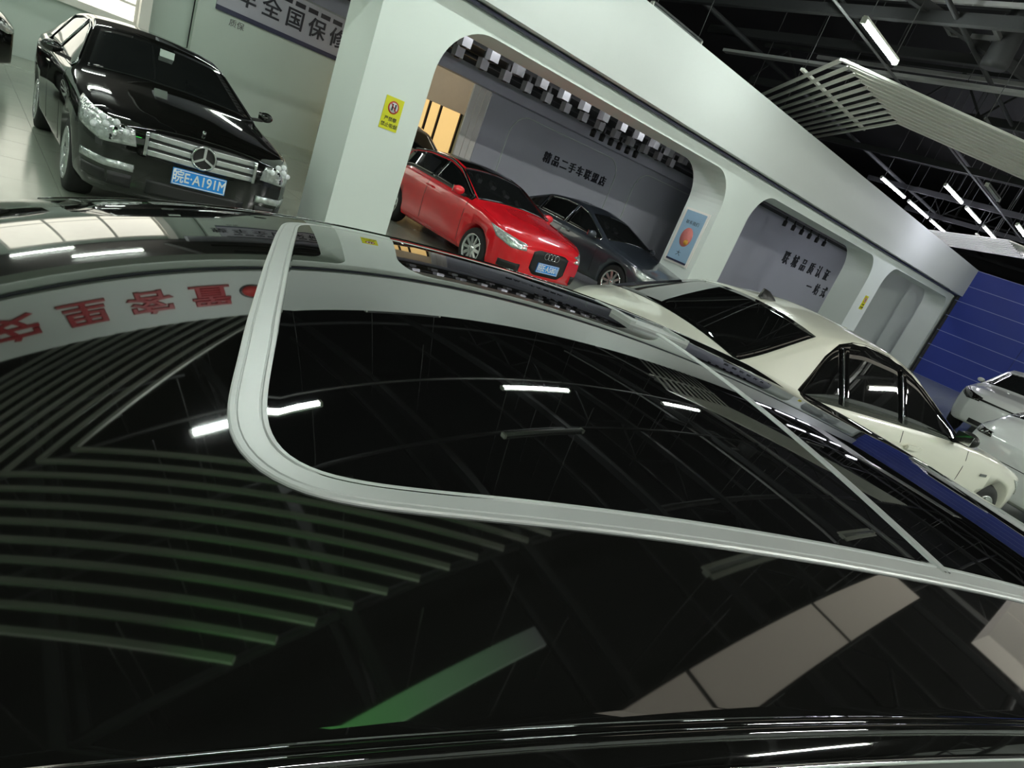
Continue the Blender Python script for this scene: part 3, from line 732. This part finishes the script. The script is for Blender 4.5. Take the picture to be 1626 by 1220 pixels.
c.front('lower_intake', [(-.40, .29, .41), (.40, .29, .41)], 'trim_black', .006, .02)
c.plate('皖E·A191M', .50)
for sd in (-1, 1): c.taillight(sd, .80, .95, 'red_lens')
MB().box((.30, 0, 1.33), (.03, .13, .11)).build('windshield_sensor', 'wall_sage', c.root)

# --- red hatchback in the bay
HAT = dict(top=[(2.0, .66), (1.95, .74), (1.75, .84), (1.4, .92), (1.05, .985), (.92, 1.01), (.15, 1.34), (-.2, 1.405), (-.8, 1.40), (-1.3, 1.33), (-1.75, 1.08), (-1.9, .95), (-1.95, .85)],
           belt=[(2.0, .62), (1.7, .78), (1.2, .88), (.8, .92), (0, .95), (-1, .98), (-1.95, .80)],
           hw=[(2.0, .86), (1.2, .87), (-1.2, .87), (-1.95, .83)], R=.31, axles=(1.24, -1.24), mirror='paint_red', tum=.5)
c = Car('hatchback', 'red hatchback with black roof parked under the first arch', (6.55, 8.42, 0), -PI/2, 'paint_red', HAT)
c.glass('windshield', .90, .14, 'glass_dark', .015); c.glass('rear_window', -1.36, -1.72, 'glass_dark')
G = [[Vector((x, c.hwr(x, c.rail(x))*(-1+2*j/14)*1.0, 1.3)) for j in range(15)] for x in np.linspace(.12, -1.3, 20)]
c.part('roof_skin', G, (0, 0, -1), 'paint_black', .003, .006, label='black roof')
for sd in (-1, 1):
    c.side('window_surround', sd, .86, -1.34, 'paint_black', lo=.012, hi=-.012, off=.002)
    c.side('side_window', sd, .78, -.28, hi=.045); c.side('side_window', sd, -.33, -1.25, hi=.045)
    MB().tube([h[0]+Vector((0, sd*.004, .004)) for h in [c.bvh.ray_cast(Vector((x, sd*1.5, c.rail(x)-.012)), (0, -sd, 0), 3) for x in np.linspace(.85, -1.3, 26)] if h[0] is not None], .018, 6).build('roof_arch', 'paint_black', c.root)
    c.mirror(sd, .66); c.headlight(sd, .03); c.seam(sd, .82); c.seam(sd, -.3); c.handle(sd, -.2, 'paint_red')
    X = c.xf; c.part('bumper_intake', lgrid([(X-.06, sd*.50, .27), (X-.26, sd*.76, .28)], [(X-.06, sd*.50, .40), (X-.26, sd*.76, .38)], 10, 4), (-.85, -.5*sd, 0), 'trim_black', .006, .02)
c.front('grille', [(-.36, .38, .62), (-.26, .30, .66), (.26, .30, .66), (.36, .38, .62)], 'trim_black', .008, .02)
em = MB()
for k_ in range(4): em.lathe([(.040, 0), (.045, .004), (.05, 0), (.045, -.004), (.040, 0)], 20, 'X', (c.xf+.022, -.105+.07*k_, .60))
em.build('radiator_emblem', 'chrome', c.root)
c.plate('皖E·A5801', .42)
for sd in (-1, 1): c.taillight(sd, .78, .92, 'red_lens')

# --- dark grey sedan behind it
G2 = dict(SED); G2['mirror'] = 'paint_grey'
c = Car('sedan', 'dark grey sedan with chrome window line parked right of the red hatchback', (9.92, 8.62, 0), -PI/2, 'paint_grey', G2)
c.glass('windshield', .84, .10, 'glass_dark'); c.glass('rear_window', -1.22, -1.80, 'glass_dark')
for sd in (-1, 1):
    c.side('side_window', sd, .74, -.27, trim='chrome'); c.side('side_window', sd, -.33, -1.12, trim='chrome'); c.side('quarter_window', sd, -1.17, -1.55)
    c.mirror(sd); c.headlight(sd); c.seam(sd, .78); c.seam(sd, -.3); c.handle(sd, -.15, 'chrome'); c.handle(sd, -1.05, 'chrome')
c.front('grille', [(-.4, .36, .62), (.4, .36, .62)], 'trim_black'); c.plate('皖E·B6207', .32)
for sd in (-1, 1): c.taillight(sd, .74, .88, 'red_lens')

# --- dark off-road car deep in the bay
SUV = dict(top=[(2.2, .80), (2.12, .92), (1.8, 1.02), (1.1, 1.09), (.98, 1.12), (.35, 1.56), (0, 1.64), (-1, 1.66), (-1.9, 1.60), (-2.2, 1.2), (-2.26, 1.0)],
           belt=[(2.2, .74), (1.8, .93), (1.0, 1.02), (0, 1.05), (-1, 1.08), (-2.26, .95)],
           hw=[(2.2, .9), (1.3, .92), (-1.3, .92), (-2.26, .88)], R=.35, axles=(1.36, -1.36), mirror='paint_black', tum=.42, bot=.26, mk=.6, mo=.0)
c = Car('off_road_car', 'dark off road car parked deep in the bay behind the red hatchback', (7.52, 13.4, 0), -PI/2, 'paint_grey', SUV)
c.glass('windshield', .95, .40, 'glass_dark'); c.glass('rear_window', -1.94, -2.15, 'glass_dark')
for sd in (-1, 1):
    c.side('side_window', sd, .84, -.25); c.side('side_window', sd, -.31, -1.2); c.side('quarter_window', sd, -1.26, -1.85); c.mirror(sd, .72); c.headlight(sd, .16); c.taillight(sd, .84, 1.0, 'red_lens')
c.front('grille', [(-.4, .5, .78), (.4, .5, .78)], 'trim_black')

# --- black car at the left edge, beyond the black sedan
G3 = dict(SUV)
c = Car('off_road_car', 'black car at the left edge seen behind the black sedan', (-1.45, 13.2, 0), 0, 'paint_black', G3)
c.glass('windshield', .95, .40, 'glass_dark'); c.glass('rear_window', -1.94, -2.15, 'glass_dark')
for sd in (-1, 1):
    c.side('side_window', sd, .84, -.25); c.side('side_window', sd, -.31, -1.2); c.side('quarter_window', sd, -1.26, -1.85); c.mirror(sd, .72); c.headlight(sd, .16); c.taillight(sd, .84, 1.0, 'red_lens')

# --- cream white sedan beyond the roof
W1 = dict(top=[(2.14, .62), (2.06, .70), (1.85, .78), (1.45, .86), (1.05, .91), (.62, .975), (-.15, 1.33), (-.45, 1.405), (-.85, 1.435), (-1.33, 1.39), (-2.10, 1.10), (-2.3, 1.06), (-2.44, .99), (-2.52, .84)],
          belt=[(2.14, .56), (1.9, .70), (1.3, .82), (.8, .88), (0, .92), (-1, .95), (-1.9, .97), (-2.52, .80)],
          hw=[(2.14, .86), (1.3, .88), (-1.3, .88), (-2.52, .85)], R=.31, axles=(1.36, -1.36), mirror='trim_black', mk=.85, mo=.03)
WROT = math.radians(-15)
c = Car('sedan', 'cream white sedan with black rear window just beyond the black roof', (5.60, 1.80, 0), WROT, 'paint_cream', W1)
c.glass('windshield', .58, -.10, 'glass_dark'); c.glass('rear_window', -1.38, -2.06, 'glass_black', .02)
for sd in (-1, 1):
    c.side('window_surround', sd, .54, -1.60, 'paint_black', lo=.015, hi=.012, tip=-1.05, off=.0025)
    c.side('side_window', sd, .48, -.35, 'glass_black', hi=.045, off=.005); c.side('side_window', sd, -.39, -1.08, 'glass_black', hi=.045, off=.005); c.side('quarter_window', sd, -1.13, -1.54, 'glass_black', hi=.045, tip=-1.13, off=.005)
    for xx in (-.37, -1.105):
        hh = [c.bvh.ray_cast(Vector((xx, sd*1.5, z)), (0, -sd, 0), 3)[0] for z in np.linspace(c.belt(xx)+.03, c.rail(xx)-.045, 7)]
        MB().tube([h_+Vector((0, sd*.008, 0)) for h_ in hh if h_ is not None], .008, 6).build('window_divider', 'dark_chrome', c.root)
    c.mirror(sd, .38, z=.985); c.headlight(sd, -.04); c.seam(sd, .62); c.seam(sd, -.37); c.handle(sd, -.22, 'paint_cream'); c.handle(sd, -1.0, 'paint_cream')
    c.taillight(sd, .70, .86, 'red_lens')
    bz = c.belt(1.2)-.12; h = c.bvh.ray_cast(Vector((1.0, sd*1.5, bz)), (0, -sd, 0), 3)
    MB().box(h[0]+Vector((0, sd*.004, 0)), (.10, .01, .022)).build('fender_badge', 'dark_chrome', c.root)
sf = MB()
V = []
for (x, hh, wdd) in ((.10, .004, .012), (.05, .03, .028), (-.02, .062, .026), (-.07, .07, .018), (-.085, .004, .022)):
    V.append([(-1.25+x, -wdd, 0), (-1.25+x, -wdd*.5, hh), (-1.25+x, wdd*.5, hh), (-1.25+x, wdd, 0)])
sf.grid(V, True); z0 = c.top(-1.25)-.006
sf.v = [(a, b, z_+z0) for a, b, z_ in sf.v]; sf.build('shark_fin_antenna', 'trim_black', c.root)
c.plate('皖E·C2719', .72, front=False)

# --- two more white cars at the right edge
c = Car('sedan', 'white sedan nose to tail in front of the cream white sedan', (11.0, -.08, 0), math.radians(-14), 'paint_white', dict(W1, mirror='paint_white'))
c.glass('windshield', .58, -.10, 'glass_dark'); c.glass('rear_window', -1.38, -2.06, 'glass_black', .02)
for sd in (-1, 1):
    c.side('side_window', sd, .50, -.34); c.side('side_window', sd, -.40, -1.08); c.side('quarter_window', sd, -1.13, -1.56, tip=-1.13); c.mirror(sd, .42); c.headlight(sd, -.04); c.seam(sd, .62); c.seam(sd, -.37)
    c.taillight(sd, .79, .85, 'smoke_lens')
c.back('boot_gap', [(-.5, .60, .608), (.5, .60, .608)], 'trim_black', .002, .004)
c.back('boot_badge', [(-.035, .78, .81), (.035, .78, .81)], 'dark_chrome')
W3 = dict(SUV, mirror='paint_white', mk=.7, mo=.0, top=[(2.2, .78), (2.12, .90), (1.8, .99), (1.1, 1.06), (.98, 1.09), (.25, 1.46), (-.1, 1.53), (-1, 1.54), (-1.9, 1.46), (-2.2, 1.1), (-2.26, .95)],
          belt=[(2.2, .72), (1.8, .90), (1.0, .99), (0, 1.02), (-1, 1.04), (-2.26, .9)])
c = Car('crossover', 'white crossover facing the camera in front of the blue panel wall', (16.6, 1.75, 0), PI, 'paint_white', W3)
c.glass('windshield', .95, .30, 'glass_dark'); c.glass('rear_window', -1.94, -2.15, 'glass_dark')
for sd in (-1, 1):
    c.side('side_window', sd, .84, -.25); c.side('side_window', sd, -.31, -1.2); c.side('quarter_window', sd, -1.26, -1.85); c.mirror(sd, .72); c.headlight(sd, .17, 'smoke_lens'); c.seam(sd, .88); c.seam(sd, -.28)
c.front('grille_strip', [(-.62, .76, .80), (0, .775, .80), (.62, .76, .80)], 'trim_black', .008)
c.front('lower_intake', [(-.5, .30, .40), (.5, .30, .40)], 'trim_black')

# ------------------------------------------------------------------ the black car under the camera
CA = math.radians(23.02094)
Q = [-0.1739723713371769, 0.7614273983318308, 0.13755962148547168, -0.022240387038048474, -0.010976032430359018, -0.12245923062378837, 0.03127395200329994, -0.021255446123161124, 0.03827084613591759, 0.0342940013863334, 0.00786089081231364]
TC = Q[1]; SO = 0.03
def surf0(s, t):
    zc, tc, a2, a4, p1, p2, p3, p4, k1, k2, p5 = Q
    S = s-.5; T = t-tc
    return zc+p1*S+p2*S**2+p3*S**3+p4*S**4+p5*S**5-a2*T**2-a4*T**4+k1*S*T**2+k2*S**2*T**2
def surf(s, t):
    lo, hi = -.5, 2.0
    if s < lo: return surf0(lo, t)+(surf0(lo, t)-surf0(lo+.02, t))/.02*(s-lo)*-1
    if s > hi: return surf0(hi, t)+(surf0(hi, t)-surf0(hi-.02, t))/.02*(s-hi)
    return surf0(s, t)
def lx(s, t): return (SO-s, TC-t)             # roof (s,t) -> car-local x,y
def roofz(x, y, t, hr):
    s = SO-x
    crown = t-.052*(y/hr)**2
    if -.5 <= s <= 2.0: return H+surf(s, TC-y)
    if s < -.5: u = min(1, (-.5-s)/.12)
    else: u = min(1, (s-2.0)/.12)
    return (1-u)*(H+surf(s, TC-y))+u*crown
mid = [(SO-s, H+surf(s, TC)) for s in np.linspace(-.5, 2.0, 41)]
OWN = dict(top=[(2.25, .66), (2.15, .76), (1.9, .85), (1.45, .94), (1.2, .985)] + mid + [(-2.2, 1.13), (-2.38, 1.0), (-2.45, .85)],
           belt=[(2.25, .60), (1.9, .76), (1.3, .87), (.8, .91), (0, .93), (-1, .95), (-2, .97), (-2.45, .80)],
           hw=[(2.25, .88), (1.3, .90), (-1.3, .90), (-2.45, .86)], R=.33, axles=(1.36, -1.42), mirror='paint_black', roof=roofz, crown=.05, tum=.46, sm=.03, ns=200, nc=34)
fx, fy = -math.cos(CA), math.sin(CA)                # forward direction in the hall
Ld, Td = Vector((math.cos(CA), -math.sin(CA), 0)), Vector((math.sin(CA), math.cos(CA), 0))
org = Ld*SO+Td*TC
c = Car('car', 'glossy black car in the foreground with silver framed panoramic roof', (org.x, org.y, 0), math.atan2(fy, fx), 'paint_black', OWN)
own = c
def rp(s, t, dz=0.0):
    x, y = lx(s, t); return (x, y, H+surf(s, t)+dz)
c.glass('windshield', 1.14, .56, 'glass_black', .05)
for sd in (-1, 1):
    c.side('side_window', sd, 1.0, .05, trim='chrome'); c.side('side_window', sd, -.02, -.95, trim='chrome'); c.side('quarter_window', sd, -1.0, -1.7)
    c.mirror(sd, .95); c.headlight(sd, .02); c.seam(sd, 1.05); c.seam(sd, 0.02); c.handle(sd, .2, 'paint_black'); c.handle(sd, -.85, 'paint_black'); c.taillight(sd, .74, .88, 'red_lens')
c.front('grille', [(-.4, .36, .62), (.4, .36, .62)], 'trim_black')
# silver ring around the glass: rounded rectangle, outer and inner edge
outer = [[-0.025, 1.183], [-0.021, 0.814], [-0.018, 0.641], [-0.016, 0.563], [-0.014, 0.499], [-0.013, 0.447], [-0.012, 0.423], [-0.007, 0.393], [0.002, 0.373], [0.015, 0.355], [0.031, 0.342], [0.05, 0.333], [0.082, 0.327], [0.133, 0.323], [0.183, 0.321], [0.293, 0.318], [0.411, 0.315], [0.535, 0.313], [0.74, 0.313]]
inner = [[0.001, 1.258], [0.008, 0.836], [0.009, 0.68], [0.011, 0.596], [0.013, 0.524], [0.013, 0.47], [0.0145, 0.426], [0.0155, 0.413], [0.019, 0.396], [0.026, 0.378], [0.039, 0.363], [0.057, 0.354], [0.079, 0.349], [0.125, 0.346], [0.189, 0.345], [0.291, 0.343], [0.431, 0.341], [0.58, 0.340], [0.74, 0.340]]
def resamp(P, n):
    P = np.array(P); d = np.r_[0, np.cumsum(np.linalg.norm(np.diff(P, axis=0), axis=1))]
    q = np.linspace(0, d[-1], n); return np.stack([np.interp(q, d, P[:, 0]), np.interp(q, d, P[:, 1])], 1)
def half(P, off):
    P = [p for p in P if p[1] < .6 ]
    P = [[off, TC]] + [[P[0][0]*.6+off*.4, .66]] + P
    S2 = 1.78
    P += [[1.3, P[-1][1]], [S2-.1, P[-1][1]], [S2-.03, P[-1][1]+.03], [S2, P[-1][1]+.12], [S2, TC]]
    return P
def smoothc(A, it=6):
    for _ in range(it):
        B = A.copy(); B[1:-1] = (A[:-2]+2*A[1:-1]+A[2:])/4; A = B
    return A
No = 220
ho, hi_ = smoothc(resamp(half(outer, -.017), No)), None
hn = half(inner, .010); hn = [[min(p[0], 1.752), p[1]] for p in hn]
ii = resamp(hn, 1200)
# pair inner to nearest outer
hi_ = smoothc(np.array([ii[np.argmin(((ii-o)**2).sum(1))] for o in ho]), 8)
mir = lambda A: np.stack([A[::-1, 0], 2*TC-A[::-1, 1]], 1)
RO = np.r_[ho, mir(ho)[1:-1]]; RI = np.r_[hi_, mir(hi_)[1:-1]]
prof = [(0.0, -.003), (0.0, .0014), (.05, .0024), (.17, .0026), (.19, .0016), (.22, .0016), (.24, .0026), (.76, .0028), (.78, .0016), (.81, .0016), (.84, .0030), (.95, .0028), (1.0, .0016), (1.0, -.003)]
G = [[rp(*(o+(i_-o)*q), dz) for q, dz in prof] for o, i_ in zip(RO, RI)]
G.append(G[0])
fr = MB()
for j in range(len(prof)-1): fr.grid([[g[j], g[j+1]] for g in G], True)     # each face of the extrusion keeps its crisp edge
fr.build('roof_frame', 'satin', c.root, weld=False)['label'] = 'satin silver frame around the roof glass'
# glass panels
def roofglass(name, s0, s1, t0, t1, rc, dz=.0025):
    G = []
    for s in np.linspace(s0, s1, 60):
        u = max(0, rc-(s-s0))/rc if rc > 0 else 0
        a = rc*(1-math.sqrt(max(0, 1-u*u))) if rc > 0 else 0
        G.append([rp(s, (t0+a)+(t1-t0-2*a)*j/50, dz) for j in range(51)])
    return MB().grid(G, True).build(name, 'glass_black', c.root)
TI = .343
roofglass('front_roof_glass', .012, .622, TI-.002, 2*TC-TI+.002, .085)
roofglass('rear_roof_glass', .642, 1.74, TI-.002, 2*TC-TI+.002, 0)
cbp = [(.625, -.004), (.6255, .002), (.627, .0042), (.630, .0046), (.632, .0028), (.634, .0046), (.637, .0042), (.6385, .002), (.639, -.004)]
G = []
for t in np.linspace(TI-.014, 2*TC-TI+.014, 60): G.append([rp(s, t, dz) for s, dz in cbp])
MB().grid(G, True).build('roof_cross_rail', 'satin', c.root)
def block(s0, s1, t0, t1, h0, h1):
    P = [rp(s, t, d) for d in (h0, h1) for s, t in ((s0, t0), (s1, t0), (s1, t1), (s0, t1))]
    return MB().add(P, [(0, 1, 2, 3), (4, 5, 6, 7), (0, 1, 5, 4), (1, 2, 6, 5), (2, 3, 7, 6), (3, 0, 4, 7)])
cl = block(.57, .70, .93, 1.01, 0, .007).build('rail_bracket', 'satin', c.root)
for (a, b, e, f) in ((.57, .58, .93, 1.01), (.69, .70, .93, 1.01)): block(a, b, e, f, .006, .011).build('bracket_lip', 'satin', cl)
# roof mouldings and chrome door line along both edges
for sgn in (1, -1):
    def ty(t): return t if sgn > 0 else 2*TC-t
    for tt, r_, m_, n_ in ((.179, .0040, 'paint_black', 'roof_moulding'), (.161, .0018, 'chrome', 'door_frame_trim')):
        MB().tube([Vector(rp(s, ty(tt), -.002)) for s in np.linspace(-.42, 1.9, 90)], r_, 8).build(n_, m_, c.root)
    G = [[rp(s, ty(tt), dz) for tt, dz in ((.187, -.002), (.186, .0004), (.182, .0004), (.181, -.002))] for s in np.linspace(-.42, 1.9, 90)]
    MB().grid(G, True).build('roof_gutter', 'paint_black', c.root)
